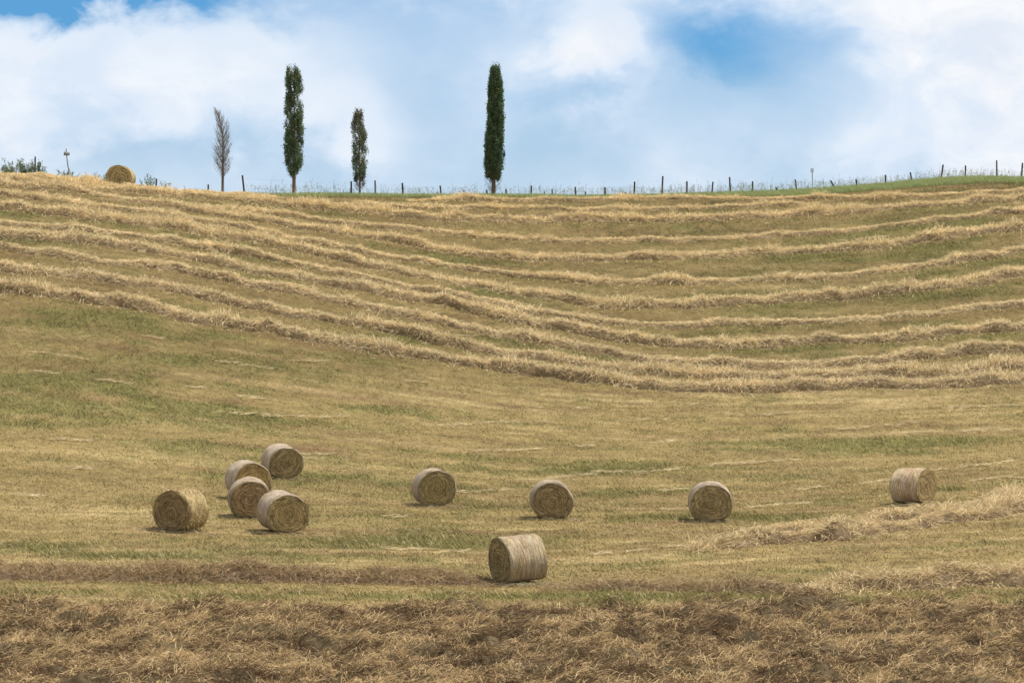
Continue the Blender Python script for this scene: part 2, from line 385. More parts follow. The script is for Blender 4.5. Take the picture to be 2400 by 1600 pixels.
# foreground cover of loose brown hay
def fore():
    mb = MB()
    n = 800000
    x, d = scatter(n, 58, 81.5); n = len(x)
    px, Y = pix(x, d)
    edge = 1424 + (fbm(x * .22, d * .12, 501) - .5) * 70 + (fbm(x * 1.1, d * .6, 503) - .5) * 40
    cover = sstep(-34, 30, Y - edge)
    hole = fbm(x * .33, d * .5, 511)
    cover = cover * (1 - .5 * sstep(.60, .72, hole))
    k = rng.random(n) < cover
    x, d, px, Y = x[k], d[k], px[k], Y[k]; n = len(x)
    lump = heap(x, d)
    a0 = (fbm(x * .7, d * .7, 531) - .5) * 8 + rng.normal(size=n) * .8
    el = np.abs(rng.normal(size=n)) * .40 + .05
    D = np.stack([np.cos(a0), np.sin(a0), np.tan(np.clip(el, 0, 1.3))], -1)
    L = .12 + .46 * rng.random(n) ** 1.7
    br = np.clip(.42 + 2.6 * (fbm(x * .75, d * 1.5, 541) - .47), 0, 1)
    col = hay_colour(n, .15, 0)
    zf = .2 + .85 * rng.random(n) ** .6
    old = rng.random(n) < np.clip(.25 + .85 * br - .26 * (zf > .9), 0, 1)
    col = np.where(old[:, None], col * np.array([.18, .135, .12]) * (.6 + .8 * rng.random((n, 1))), col * np.array([.74, .67, .60]))
    blades(mb, np.stack([x, d, ground(x, d) + lump * zf], -1), D, L, .007 + .009 * rng.random(n), .5 + .9 * rng.random(n), col)
    return mb
def heap(x, d):
    r = fbm(x * .9, d * 1.5, 521, 3); r2 = fbm(x * .12, d * .42, 523, 2)
    px, Y = pix(x, d)
    return (.34 * sstep(.40, .72, r) + .22 * sstep(.42, .70, r2) +   .32 * sstep(.45, .75, fbm(x * 1.5, d * 1.6, 527, 2))) * sstep(1425, 1455, Y)
mbf = fore()
gx, gd = np.meshgrid(np.arange(-18, 18.01, .14), np.arange(58, 82, .14), indexing='ij'); sh = gx.shape
gx, gd = gx.ravel(), gd.ravel(); hp = heap(gx, gd)
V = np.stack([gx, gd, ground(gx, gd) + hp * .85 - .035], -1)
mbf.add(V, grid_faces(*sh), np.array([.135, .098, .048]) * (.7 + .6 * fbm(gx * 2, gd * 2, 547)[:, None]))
tag(mbf.build('cut_hay', M_straw), 'tangled brown cut hay covering the near edge of the field', 'cut hay', kind='stuff')

# longer grass in the green strips
n = 420000
x, d = scatter(n, 64, 128); px, Y = pix(x, d)
wob = (fbm(x * .35, d * .35, 51) - .5) * 26
near = [q for q in GREEN if q[1] > 940]
gp = patches(near, px + wob * 3, Y + wob) + (fbm(x * .7, d * .7, 601) - .5) * 1.5 + .9 * sstep(1425, 1460, Y) * sstep(.60, .70, fbm(x * .33, d * .5, 511))
k = rng.random(len(x)) < np.clip((gp - .35) * 1.2, 0, 1); x, d = x[k], d[k]; n = len(x)
a0 = 2.6 + (fbm(x * .4, d * .4, 611) - .5) * 3 + rng.normal(size=n) * .5
el = .5 + .6 * rng.random(n)
D = np.stack([np.cos(a0) * np.cos(el), np.sin(a0) * np.cos(el), np.sin(el)], -1)
col = lerp([.12, .12, .034], [.30, .27, .092], rng.random((n, 1)) ** 1.2)
dry = rng.random((n, 1)) < .22; col = np.where(dry, hay_colour(n) * .8, col)
mb = MB(); blades(mb, np.stack([x, d, ground(x, d)], -1), D, (.12 + .20 * rng.random(n)) * (1.0), .009 + .009 * rng.random(n), .4 + .6 * rng.random(n), col)
tag(mb.build('grass_strips', M_grass), 'longer green grass growing in strips between the hay', 'grass', kind='stuff')

BALES = [
    (425, 1243, -27, 'shaggy straw bale with loose unwrapped stalks, leftmost of the bales in the valley', dict(seed=3, shaggy=True, face=(.25, .175, .085), fresh=1.)),
    (660, 1118, 20, 'net wrapped bale standing apart behind the left cluster, highest of that cluster', dict(seed=5, Dm=1.42, face=(.33, .24, .115))),
    (582, 1166, 23, 'net wrapped bale half hidden behind another bale in the left cluster', dict(seed=8, Dm=1.5, face=(.42, .29, .12))),
    (584, 1211, 8, 'net wrapped bale in the middle of the left cluster, overlapping the one behind', dict(seed=11, Dm=1.48, face=(.32, .22, .11))),
    (662, 1246, 23, 'net wrapped bale at the front right of the left cluster, pale spiral end facing right', dict(seed=14, face=(.40, .29, .13))),
    (1017, 1184, 12, 'single net wrapped bale with dark centre, between the left cluster and the nearest bale', dict(seed=17, Dm=1.5, face=(.33, .25, .11))),
    (1292, 1216, 3, 'bale with round spiral end facing straight at the viewer, directly behind the nearest bale', dict(seed=21, Dm=1.5, face=(.30, .215, .105))),
    (1665, 1221, -2, 'bale seen end on standing alone on green stubble left of the forked windrow', dict(seed=24, Dm=1.53, face=(.32, .24, .115), fresh=.5)),
    (1217, 1361, -64, 'nearest and largest looking bale, side on with reddish patch on its grey net', dict(seed=27, Dm=1.56, Lx=1.27, roll=2.5, pink=.45, netc=(.38, .31, .215), face=(.29, .215, .10), sink=.04)),
    (2142, 1180, 50, 'rightmost bale, side on beside the forked windrow with its end facing right', dict(seed=30, Dm=1.50, Lx=1.22, roll=-3, pink=.6, netc=(.46, .365, .25), face=(.36, .265, .125), fresh=1.)),
]
# pale wisps of straw left behind on the mown field
WISPS = [[(219, 891), (316, 898)], [(510, 965), (602, 973), (821, 978)], [(933, 891), (995, 898)], [(92, 1028), (224, 1037)], [(138, 1097), (219, 1102)],
         [(712, 1068), (796, 1070)], [(712, 1076), (760, 1077)], [(1071, 1152), (1225, 1150)], [(1357, 1107), (1500, 1104), (1760, 1086), (1929, 1071)],
         [(1280, 1120), (1400, 1112)], [(1898, 1017), (2020, 1003), (2153, 990)], [(2000, 1133), (2110, 1122)], [(2180, 1103), (2290, 1090), (2400, 1080), (2500, 1068)],
         [(34, 824), (120, 833), (207, 843)], [(293, 783), (413, 802)], [(671, 847), (792, 852)], [(840, 743), (930, 760), (1014, 777)], [(1069, 787), (1115, 789)],
         [(1600, 946), (1675, 946)], [(1930, 938), (2000, 937)], [(1944, 566), (2100, 552)], [(900, 1288), (1000, 1290), (1134, 1296)], [(1120, 1060), (1260, 1055), (1420, 1040)],
         [(1715, 1193), (1900, 1178)], [(1550, 1150), (1620, 1147)], [(1550, 1198), (1615, 1195)], [(2100, 1015), (2200, 1012)], [(2200, 960), (2400, 950)], [(1700, 975), (1850, 968)],
         [(1000, 1000), (1200, 992), (1340, 990)], [(1500, 1040), (1600, 1032)], [(1650, 1275), (1500, 1290), (1380, 1300)], [(60, 870), (150, 880)], [(560, 930), (640, 940)],
         [(2250, 1010), (2400, 1000)], [(1830, 1150), (1960, 1140)], [(860, 1215), (960, 1216)], [(20, 1160), (120, 1166)], [(420, 905), (520, 915)], [(1180, 600), (1260, 601)],
         [(2280, 1128), (2400, 1118)], [(500, 850), (640, 868)], [(1250, 955), (1400, 958)], [(1450, 985), (1560, 982)]]
mb = MB()
for w_i, pl in enumerate(WISPS):
    pl = np.array(pl, float); n = int(1.1 * np.abs(pl[-1, 0] - pl[0, 0]) * (1.0 if w_i != 8 else 1.6))
    o_ = np.argsort(pl[:, 0]); pxr = pl[0, 0] + (pl[-1, 0] - pl[0, 0]) * rng.random(n)
    Yr = np.interp(pxr, pl[o_, 0], pl[o_, 1]) + rng.normal(size=n) * 1.2 + 7 * (fbm(pxr * .02, np.full(n, w_i * 5.), 5) - .5)
    tt_ = np.abs((pxr - pl[:, 0].min()) / np.ptp(pl[:, 0]) - .5) * 2
    thin = fbm(pxr * .035, np.full(n, w_i * 9.), 15) > .33 + .25 * tt_ ** 3
    pxr, Yr = pxr[thin], Yr[thin]; n = len(pxr)
    x, d = hit(pxr, Yr); x2, d2 = hit(pxr + 6, np.interp(pxr + 6, pl[o_, 0], pl[o_, 1])); x1, d1 = hit(pxr, np.interp(pxr, pl[o_, 0], pl[o_, 1]))
    a0 = np.arctan2(d2 - d1, x2 - x1) + rng.normal(size=n) * .30 + np.where(rng.random(n) < .5, 0, math.pi)
    D = np.stack([np.cos(a0), np.sin(a0), .12 + .25 * rng.random(n)], -1)
    blades(mb, np.stack([x, d, ground(x, d) + .035], -1), D, .15 + .28 * rng.random(n), .011 + .010 * rng.random(n), .2 + .3 * rng.random(n), hay_colour(n) * .9)
for bx, by, th_, *_ in BALES:
    n = 330 if abs(th_) < 40 else 800; x0, d0 = hit(bx, by); x = x0 + rng.normal(size=n) * .62; d = d0 - (.62 if abs(th_) < 40 else .80) + rng.normal(size=n) * .2
    a0 = rng.random(n) * 6.28; D = np.stack([np.cos(a0), np.sin(a0), .15 + .7 * rng.random(n)], -1)
    blades(mb, np.stack([x, d, ground(x, d)], -1), D, .10 + .26 * rng.random(n), .009 + .008 * rng.random(n), .4 + .5 * rng.random(n), hay_colour(n) * (.35 + .4 * rng.random((n, 1))))
tag(mb.build('straw_wisps', M_straw), 'thin pale wisps of straw lying in lines on the mown field', 'straw', kind='stuff')

# ------------------------------------------------------------------ hay bales
def crest_point(px, back):
    d = float(Dc(px)) + back; x = (px - CX) / F * d
    return x, d, float(ground(x, d))
def bale(pxc, ybase, theta, label, Dm=1.5, Lx=1.2, seed=0, shaggy=False, roll=0., netc=(.50, .405, .325), pink=0., face=(.335, .25, .125), fresh=0., sink=.05, back=None):
    r = np.random.default_rng(seed)
    x0, d0 = hit(pxc, ybase); x0, d0 = float(x0), float(d0)
    if back is not None: x0, d0, _ = crest_point(pxc, back)
    th = math.radians(theta); ax = np.array([math.sin(th), -math.cos(th)])
    e = .6
    gA = float(ground(x0 + ax[0] * e, d0 + ax[1] * e)); gB = float(ground(x0 - ax[0] * e, d0 - ax[1] * e))
    pitch = math.atan2(gA - gB, 2 * e)
    root = thing('hay_bale', (x0, d0, (gA + gB) / 2 - sink), label, 'hay bale', 'round hay bales on the field')
    import mathutils
    root.rotation_euler = (mathutils.Matrix.Rotation(math.atan2(ax[1], ax[0]), 4, 'Z') @ mathutils.Matrix.Rotation(-pitch + math.radians(roll), 4, 'Y')).to_euler()
    R = Dm / 2
    def rad(phi, x):
        n = (fbm(np.cos(phi) * 2.2 + seed, np.sin(phi) * 2.2 + x * 1.5, seed + 1) - .5)
        q = R * (1 + .085 * n) * (1 + .02 * np.cos(2 * phi + seed))
        return q
    def pt(phi, x, q):
        y = q * np.cos(phi) * 1.03; z = q * np.sin(phi) * .97
        zf = -R * .86
        z = np.where(z < zf + .12, zf + .12 + (z - zf - .12) * .35, z)
        return np.stack([x, y, z + R * .93], -1)
    # wrapped side
    nx, nph = 30, 96
    xs_ = Lx / 2 * np.sin(np.linspace(-1, 1, nx) * math.pi / 2)
    ph = np.arange(nph) * 2 * math.pi / nph
    Xg, Pg = np.meshgrid(xs_, ph, indexing='ij'); Xg, Pg = Xg.ravel(), Pg.ravel()
    edge = np.abs(Xg) / (Lx / 2)
    q = rad(Pg, Xg) * (1 - .055 * np.clip((edge - .86) / .14, 0, 1) ** 2) + .012 * (fbm(Xg * 14, Pg * 1.2, seed + 2) - .5)
    st = fbm(Xg * 16, Pg * .9 + seed, seed + 3); blot = fbm(Xg * 2.2 + 7, np.cos(Pg) * 1.5 + np.sin(Pg) * 1.1, seed + 4)
    straw = np.array([.32, .23, .105])
    colr = lerp(np.array(netc), straw, np.clip(.12 + 1.1 * (st - .5) + .7 * (blot - .5), 0, .8)[:, None])
    if pink: colr = lerp(colr, np.array([.40, .255, .20]), (pink * np.exp(-((Xg - .12) / .16) ** 2) * sstep(.35, .6, blot))[:, None])
    if shaggy: colr = lerp(np.array([.38, .285, .14]), np.array([.24, .165, .08]), st[:, None])
    # wrapping stops short of the ends, where bare straw shows
    colr = lerp(colr, straw * .8, sstep(.93, .99, edge)[:, None] * .8)
    mb = MB(); mb.add(pt(Pg, Xg, q), grid_faces(nx, nph, True), colr)
    # bands of net / stalks wound round the roll
    n = 900 if not shaggy else 1700
    xb = (r.random(n) * 2 - 1) * Lx * .485; p0 = r.random(n) * 2 * math.pi; dl = .25 + .5 * r.random(n)
    tl = r.normal(size=n) * .006
    cb = np.where(r.random((n, 1)) < .62, np.array(netc) * (.60 + .65 * r.random((n, 1))), straw * (.6 + 1.0 * r.random((n, 1))))
    if shaggy: cb = lerp([.22, .15, .07], [.52, .41, .21], r.random((n, 1)))
    wv = .006 + .008 * r.random(n)
    if pink: cb = lerp(cb, cb * np.array([1.0, .70, .62]), (pink * .7 * np.exp(-((xb - .12) / .2) ** 2))[:, None])
    for k in range(4):
        a, b = p0 + dl * k / 4, p0 + dl * (k + 1) / 4
        xa, xc = xb + tl * k, xb + tl * (k + 1)
        qa, qc = rad(a, xa) + .006, rad(b, xc) + .006
        sq = lambda xx: 1 - .055 * np.clip((np.abs(xx) / (Lx / 2) - .86) / .14, 0, 1) ** 2
        qa = qa * sq(xa); qc = qc * sq(xc)
        v = np.stack([pt(a, xa - wv, qa), pt(a, xa + wv, qa), pt(b, xc + wv, qc), pt(b, xc - wv, qc)], 1)
        mb.add(v.reshape(-1, 3), np.arange(4 * n).reshape(-1, 4), np.repeat(cb, 4, 0))
    if shaggy:
        n = 1500
        xb = (r.random(n) * 2 - 1) * Lx * .5; p0 = r.random(n) * 2 * math.pi
        P = pt(p0, xb, rad(p0, xb) - .02); Nn = np.stack([r.normal(size=n) * .5, np.cos(p0), np.sin(p0)], -1)
        Tn = np.stack([r.normal(size=n) * .3, -np.sin(p0), np.cos(p0)], -1) * (np.where(r.random(n) < .7, 1.2, -1.2) * r.random(n) * 1.6)[:, None]
        blades(mb, P, Nn * .45 + Tn, .10 + .22 * r.random(n), .008 + .01 * r.random(n), .5 + .5 * r.random(n), lerp([.32, .23, .11], [.62, .49, .26], r.random((n, 1))))
    mb.build('wrapped_side', M_net, root, smooth=True)
    # two spiral end faces
    for sgn in (1, -1):
        nr, npz = 22, 96
        rho = np.linspace(0.0, 1, nr); Rg, Pg = np.meshgrid(rho, np.arange(npz) * 2 * math.pi / npz, indexing='ij'); Rg, Pg = Rg.ravel(), Pg.ravel()
        spir = Rg * 9 + Pg / (2 * math.pi)
        xe = Lx / 2 * (1 - .0)
        rel = .035 * (fbm(spir * 2.0, Pg * .6, seed + 6) - .5) + .05 * (fbm(Rg * np.cos(Pg) * 3 + 9, Rg * np.sin(Pg) * 3 + 9, seed + 7) - .5)
        dish = -.03 - .045 * (Rg < .28) * (1 - Rg / .28)
        xo = sgn * (xe + (dish + rel) * np.clip((1 - Rg) * 9, 0, 1))
        q = rad(Pg, np.full_like(Pg, sgn * xe)) * .945 * Rg
        tone = np.clip(.5 + .8 * (fbm(spir * 2.5, Pg * .8 + 3, seed + 8) - .5) + .9 * (fbm(Rg * np.cos(Pg) * 2.5 + 3, Rg * np.sin(Pg) * 2.5 + 3, seed + 12) - .5), 0, 1)
        cf = lerp(np.array(face) * .55, np.array(face) * 1.35, tone[:, None])
        grey = np.exp(-((Rg - .93) / .08) ** 2) * (1 - fresh)
        cf = lerp(cf, np.array([.19, .165, .105]), (grey * .75)[:, None])
        mb = MB(); mb.add(pt(Pg, xo, q), grid_faces(nr, npz, True), cf)
        n = 1500
        rr = np.sqrt(r.random(n)) * .97; p0 = r.random(n) * 2 * math.pi; dl = (.10 + .28 * r.random(n)) / np.maximum(rr * R, .12)
        dr = r.normal(size=n) * .09 * np.where(rr < .4, 2.5, 1); wv = .004 + .006 * r.random(n); out = .012 + .03 * r.random(n)
        cb = lerp(np.array(face) * .45, np.array(face) * 1.75, r.random((n, 1)) ** 1.5)
        cb = np.where(((rr > .84) & (r.random(n) < .5 * (1 - fresh)))[:, None], cb * np.array([.62, .70, .80]), cb)
        for k in range(3):
            a, b = p0 + dl * k / 3, p0 + dl * (k + 1) / 3
            ra, rb = np.clip(rr + dr * k / 3, .01, .985), np.clip(rr + dr * (k + 1) / 3, .01, .985)
            qa, qb = rad(a, np.full(n, sgn * xe)) * .945, rad(b, np.full(n, sgn * xe)) * .945
            xo = np.full(n, sgn) * (xe - .03 + out)
            v = np.stack([pt(a, xo, qa * ra - wv), pt(a, xo, qa * ra + wv), pt(b, xo, qb * rb + wv), pt(b, xo, qb * rb - wv)], 1)
            mb.add(v.reshape(-1, 3), np.arange(4 * n).reshape(-1, 4), np.repeat(cb, 4, 0))
        # loose ends poking out
        n = 160
        rr = np.sqrt(r.random(n)) * .95; p0 = r.random(n) * 2 * math.pi
        P = pt(p0, np.full(n, sgn * (xe - .03)), rad(p0, np.full(n, sgn * xe)) * .945 * rr)
        Dn = np.stack([np.full(n, sgn * .5), -np.sin(p0), np.cos(p0)], -1) + r.normal(size=(n, 3)) * .4
        blades(mb, P, Dn, .05 + .10 * r.random(n), .006 + .006 * r.random(n), .6 + .4 * r.random(n), np.array(face) * (.8 + 1.0 * r.random((n, 1))))
        mb.build('end_face', M_face, root, smooth=True)
    return root
for pxc, yb, th, lab, kw in BALES: bale(pxc, yb, th, lab, **kw)
bale(283, 449, -4, 'straw coloured bale alone on the hilltop skyline beside the shrubs', seed=33, Dm=1.5, face=(.42, .31, .14), netc=(.50, .41, .22), fresh=1., back=2.0, sink=-.02)

# ------------------------------------------------------------------ things on the crest
def zpix(y, d): return (CY - y) * d / F

# wild grass and green verge
XV = np.array([-400, 440, 620, 760, 1100, 1400, 1700, 1900, 2100, 2250, 2400, 2800])
def verge():
    mb = MB(); n = 300000
    px = -300 + 3000 * rng.random(n); dep = rng.random(n)
    wide = np.interp(px, XV, [.2, .2, .5, .9, .9, .8, 1.6, 2.6, 3.2, 3.4, 2.8, 2.4])
    off = -wide + dep * (wide + 5.0)
    d = Dc(px) + off; x = (px - CX) / F * d
    dens = np.interp(px, XV, [0, 0.03, .25, .6, .6, .55, 1, 1, 1, 1, 1, 1])
    k = rng.random(n) < dens * (.55 + .45 * sstep(-1.5, .5, off)) * np.clip(.35 + 1.3 * fbm(x * .4, d * .4, 701), 0, 1)
    px, x, d = px[k], x[k], d[k]; n = len(x)
    H = np.interp(px, XV, [.15, .15, .22, .26, .24, .20, .30, .32, .34, .36, .30, .28])
    a0 = 2.8 + rng.normal(size=n) * 1.1; el = .75 + .6 * rng.random(n)
    D = np.stack([np.cos(a0) * np.cos(el), np.sin(a0) * np.cos(el), np.sin(el)], -1)
    col = lerp([.20, .26, .095], [.40, .42, .19], rng.random((n, 1)))
    blades(mb, np.stack([x, d, ground(x, d)], -1), D, H * (.6 + .7 * rng.random(n)), .010 + .010 * rng.random(n), .3 + .4 * rng.random(n), col)
    return mb
tag(verge().build('verge_grass', M_grass), 'green uncut grass verge along the crest of the hill', 'grass', kind='stuff')
def seedgrass():
    mb = MB(); n = 5200
    px = -300 + 3000 * rng.random(n)
    dens = np.interp(px, XV, [.12, .10, .45, .7, .75, .75, 1, 1, 1, 1, 1, 1])
    x0 = (px - CX) / F * 180
    k = rng.random(n) < dens * np.clip(.2 + 1.5 * (fbm(x0 * .35, x0 * 0, 711) - .1), 0, 1)
    px = px[k]; n = len(px)
    d = Dc(px) + .3 + 4 * rng.random(n); x = (px - CX) / F * d; z = ground(x, d)
    H = (.30 + .40 * rng.random(n) ** 1.3) * np.interp(px, XV, [.7, .7, .95, 1.05, 1.05, 1.0, 1.1, 1.1, 1.15, 1.15, 1.05, 1.])
    H += .35 * (rng.random(n) < .04)
    H += np.maximum(0, (Dc(px) + 0 - d)) * 0 + (np.maximum(d - Dc(px), 0) * .03)
    D = np.stack([rng.normal(size=n) * .16 - .04, rng.normal(size=n) * .16, np.ones(n)], -1)
    c = lerp([.16, .19, .10], [.36, .36, .21], rng.random((n, 1)))
    P = np.stack([x, d, z], -1)
    blades(mb, P, D, H, .007 + .004 * rng.random(n), .12 + .2 * rng.random(n), c, tipw=.8)
    # loose oat-like heads
    Du = unit(D); tip = P + Du * H[:, None]
    for k in range(3):
        q = tip - Du * (H * (.03 + .10 * k))[:, None] + rng.normal(size=(n, 3)) * .03
        tris(mb, q, np.stack([rng.normal(size=n) * .7, rng.normal(size=n) * .3, -.35 + rng.random(n) * 1.0], -1), .05 + .07 * rng.random(n), .018 + .02 * rng.random(n), c * .75)
    return mb
tag(seedgrass().build('wild_grass', M_grass), 'tall thin wild grass with seed heads along the fence', 'wild grass', kind='stuff')

# fences: posts (photo x top, y top, x bottom) with faint wires
NEAR = [(568, 411, 573), (823, 425, 823), (879, 423, 879.5), (943, 429, 944), (1031.5, 435, 1034.5), (1245.5, 435, 1244.5), (1348, 438, 1349),
        (1418, 439, 1419), (1487.5, 426, 1486), (1553.5, 413, 1551.5), (1610, 425, 1609.5), (1671, 426, 1667.5), (1710, 415, 1712.5), (1764, 425, 1763.5),
        (1820.5, 439, 1821), (1864, 421, 1868), (1947, 423, 1960), (2006, 420, 2010), (2075.5, 410, 2076), (2133.5, 404, 2138.5), (2210.5, 386, 2204.5),
        (2263, 388, 2262), (2336, 376, 2336), (2396.5, 382, 2394), (2462, 384, 2463), (2530, 388, 2532), (2600, 385, 2598)]
FAR = [(488, 432.5, 488.5), (1071, 455, 1071), (1087, 445, 1086.5), (1141, 445, 1141), (1177, 452, 1177), (1186, 443, 1187), (1276, 449, 1275.5), (1294, 443, 1294),
       (1372.5, 449.5, 1371.5), (1459.5, 449, 1458.5), (1465.5, 450, 1465.5), (1701, 448, 1701)]
def fence(posts, back, label, wires, dark, rmul=1.0):
    x, d, z = crest_point(posts[0][0], back)
    root = thing('wire_fence', (x, d, z), label, 'fence')
    tops = []
    for q, (xt, yt, xb) in enumerate(posts):
        r = np.random.default_rng(900 + q + int(back * 10))
        xB, dB, zB = crest_point(xb, back)
        zt = zpix(yt, dB); xT = (xt - CX) / F * dB
        base_z = zB - .25; 
        sl = (xT - xB) / max(zt - zB, .2)
        pts = [(xB - .25 * sl, dB, base_z), (lerp(xB, xT, .5) + r.normal() * .006, dB, (zB + zt) / 2), (xT, dB, zt)]
        rr = (.046 + .012 * r.random()) * rmul
        mb = MB(); tube(mb, np.array(pts) - np.array([x, d, z]), [rr * 1.05, rr, rr * .95], np.array(dark) * (.7 + .6 * r.random()), 8)
        mb.build('post', M_post, root, smooth=False)
        tops.append((np.array([lerp(xB, xT, .5), dB - .06, lerp(zB, zt, .5)]), np.array([lerp(xB, xT, .85), dB - .06, lerp(zB, zt, .85)])))
    if wires:
        for j in (0, 1):
            pl = []
            for a, b in zip(tops[:-1], tops[1:]):
                for t in (0, .33, .66): pl.append(lerp(a[j], b[j], t) - np.array([0, 0, .05 * 4 * t * (1 - t)]))
            pl.append(tops[-1][j])
            mb = MB(); tube(mb, np.array(pl) - np.array([x, d, z]), 0.0022, np.array([.35, .25, .25]), 4)
            mb.build('wire', M_wire, root)
    return root
fence(NEAR, 1.6, 'long wire fence of thin dark leaning posts along the grassy crest', True, [.075, .06, .05])
fence(FAR, 5.5, 'row of short stumpy posts behind the main fence, mostly hidden by the crest', False, [.10, .08, .055], .95)

# two lone posts on the left of the crest
def lone_post(xt, yt, xb, back, label, col, rad=.05):
    x, d, z = crest_point(xb, back)
    root = MB(); zt = zpix(yt, d) - z; xT = (xt - CX) / F * d - x
    tube(root, [(-.1 * xT, 0, -.3), (xT * .5 + .01, 0, zt * .5), (xT, 0, zt)], [rad, rad, rad * .9], col, 8)
    o = root.build('fence_post', M_post); o.location = (x, d, z)
    return tag(o, label, 'post')
lone_post(82.5, 367, 81.5, 2.2, 'dark wooden post standing up inside the leftmost shrub', [.06, .05, .045], .045)
lone_post(367, 419, 364, 1.6, 'short brown wooden stub beside the small shrub right of the hilltop bale', [.16, .11, .07], .05)

# bent sign post at the left
x, d, z = crest_point(161.6, 1.8)
root = thing('sign_post', (x, d, z), 'thin bent post carrying a small pale rectangular plate', 'sign')
pl = [(160 + 1.6, 408), (161, 399), (158.8, 386), (157.3, 374), (156.2, 364), (155.4, 356), (154.7, 349)]
pts = [((a - CX) / F * d - x, 0, zpix(b, d) - z) for a, b in pl]
mb = MB(); tube(mb, pts, np.linspace(.034, .026, len(pts)), [.20, .18, .165], 8); mb.build('pole', M_post, root)
cx_, cz_ = (156.6 - CX) / F * d - x, zpix(360.3, d) - z
mb = MB(); box(mb, (cx_, -.045, cz_), (.335, .02, .22), [.27, .285, .29]); pn = mb.build('plate', M_paint, root)
for c_, s_, k_ in (((cx_ - .085, -.058, cz_ + .015), (.07, .006, .075), [.20, .22, .24]), ((cx_ + .09, -.058, cz_ + .03), (.075, .006, .05), [.24, .26, .27]), ((cx_ + .08, -.058, cz_ - .055), (.11, .006, .02), [.28, .30, .31])):
    mb = MB(); box(mb, c_, s_, k_); mb.build('marking', M_paint, pn)
# grey pole with a four-part head at the right
x, d, z = crest_point(1905, 1.0)
root = thing('grey_pole', (x, d, z), 'thin grey pole topped by a small square frame of four openings', 'pole')
mb = MB(); xt = (1903.3 - CX) / F * d - x; tube(mb, [(0, 0, -.3), (xt * .5, 0, .6), (xt, 0, zpix(396, d) - z)], .028, [.34, .34, .34], 8); mb.build('pole', M_paint, root)
zc_ = zpix(399, d) - z; mb = MB()
for ox in (-.085, 0, .085): box(mb, (xt + ox, -.045, zc_), (.026, .03, .22), [.22, .22, .22])
for oz in (-.098, 0, .098): box(mb, (xt, -.045, zc_ + oz), (.19, .036, .028), [.26, .26, .26])
mb.build('frame', M_paint, root)

# ------------------------------------------------------------------ trees
def crown(mb, prof, zb, nclump, gap, seed, cols, leaf=(.05, .10), per=26, inner=.35, brown=None, gapsc=(2.2, 1.6)):
    """prof: rows of (z, left, right). Leaf sprays spread through the crown's volume in upward-pointing clumps."""
    r = np.random.default_rng(seed); prof = np.array(prof) * np.array([.966, 1, 1])
    o = np.argsort(prof[:, 0]); zz, l, rt = prof[o, 0], prof[o, 1], prof[o, 2]
    w = np.interp(np.linspace(zz[0], zz[-1], 200), zz, rt - l); cdf = np.cumsum(w); cdf /= cdf[-1]
    z = np.interp(r.random(nclump), cdf, np.linspace(zz[0], zz[-1], 200))
    L, Rr = np.interp(z, zz, l), np.interp(z, zz, rt); cx = (L + Rr) / 2; hw = (Rr - L) / 2
    a = r.random(nclump) * 2 * math.pi; q = inner + (1 - inner) * r.random(nclump) ** .6
    keep = fbm(a * gapsc[0] / 2 + 5, z * gapsc[1], seed + 1) > gap
    z, cx, hw, a, q = z[keep], cx[keep], hw[keep], a[keep], q[keep]; n = len(z)
    q = q * (.66 + .62 * fbm(a * 1.5 + 3, z * 2.0, seed + 4))
    cxx = cx + np.cos(a) * hw * q * .98; cyy = np.sin(a) * hw * q * .98
    tone = r.random((n, 1))
    cc = lerp(np.array(cols[0]), np.array(cols[1]), tone)
    if brown is not None: 
        bm = brown(z, cxx); cc = lerp(cc, np.array([.15, .13, .08]) * (.7 + .6 * r.random((n, 1))), bm[:, None])
    sz = .07 + .07 * r.random(n)
    P = np.repeat(np.stack([cxx, cyy, z], -1), per, 0); S = np.repeat(sz, per)
    P = P + r.normal(size=P.shape) * np.stack([S * .75, S * .75, S * 1.7], -1) * .62
    m = len(P)
    out = np.stack([P[:, 0] - np.repeat(cx, per), P[:, 1], np.zeros(m)], -1)
    D = unit(out) * .45 + r.normal(size=(m, 3)) * .45 + np.array([0, 0, .75])
    Ls = leaf[0] + (leaf[1] - leaf[0]) * r.random(m)
    c = np.repeat(cc, per, 0) * (.7 + .6 * r.random((m, 1)))
    D = unit(D); Sd = unit(np.cross(D, r.normal(size=(m, 3)))) * (Ls * .32)[:, None]
    V = np.stack([P, P + D * (Ls * .5)[:, None] - Sd, P + D * Ls[:, None], P + D * (Ls * .5)[:, None] + Sd], 1).reshape(-1, 3)
    mb.add(V, np.arange(4 * m).reshape(-1, 4), np.repeat(c, 4, 0))

def zoomprof(rows, x0, ybase, sc_, mpx):
    return [((ybase - y) * sc_ * mpx, (l - x0) * sc_ * mpx, (r_ - x0) * sc_ * mpx) for y, l, r_ in rows]
def limbs(mb, prof, n, seed, col, z0, z1, rad=.02, reach=.8, up=1.6, twig=0):
    r = np.random.default_rng(seed); prof = np.array(prof); o = np.argsort(prof[:, 0]); prof = prof[o]
    for k in range(n):
        z = z0 + (z1 - z0) * (k + r.random()) / n; a = r.random() * 2 * math.pi
        zt = z + .25 + .6 * r.random()
        hw = np.interp(zt, prof[:, 0], (prof[:, 2] - prof[:, 1]) / 2); cx = np.interp(zt, prof[:, 0], (prof[:, 2] + prof[:, 1]) / 2)
        e = np.array([cx + math.cos(a) * hw * reach, math.sin(a) * hw * reach, z + max(.2, hw * up * (.7 + .6 * r.random()))])
        s = np.array([0, 0, z]); m_ = (s + e) / 2 + np.array([math.cos(a), math.sin(a), -.25]) * hw * .12
        tube(mb, [s, m_, e], [rad, rad * .6, rad * .25], col, 4)

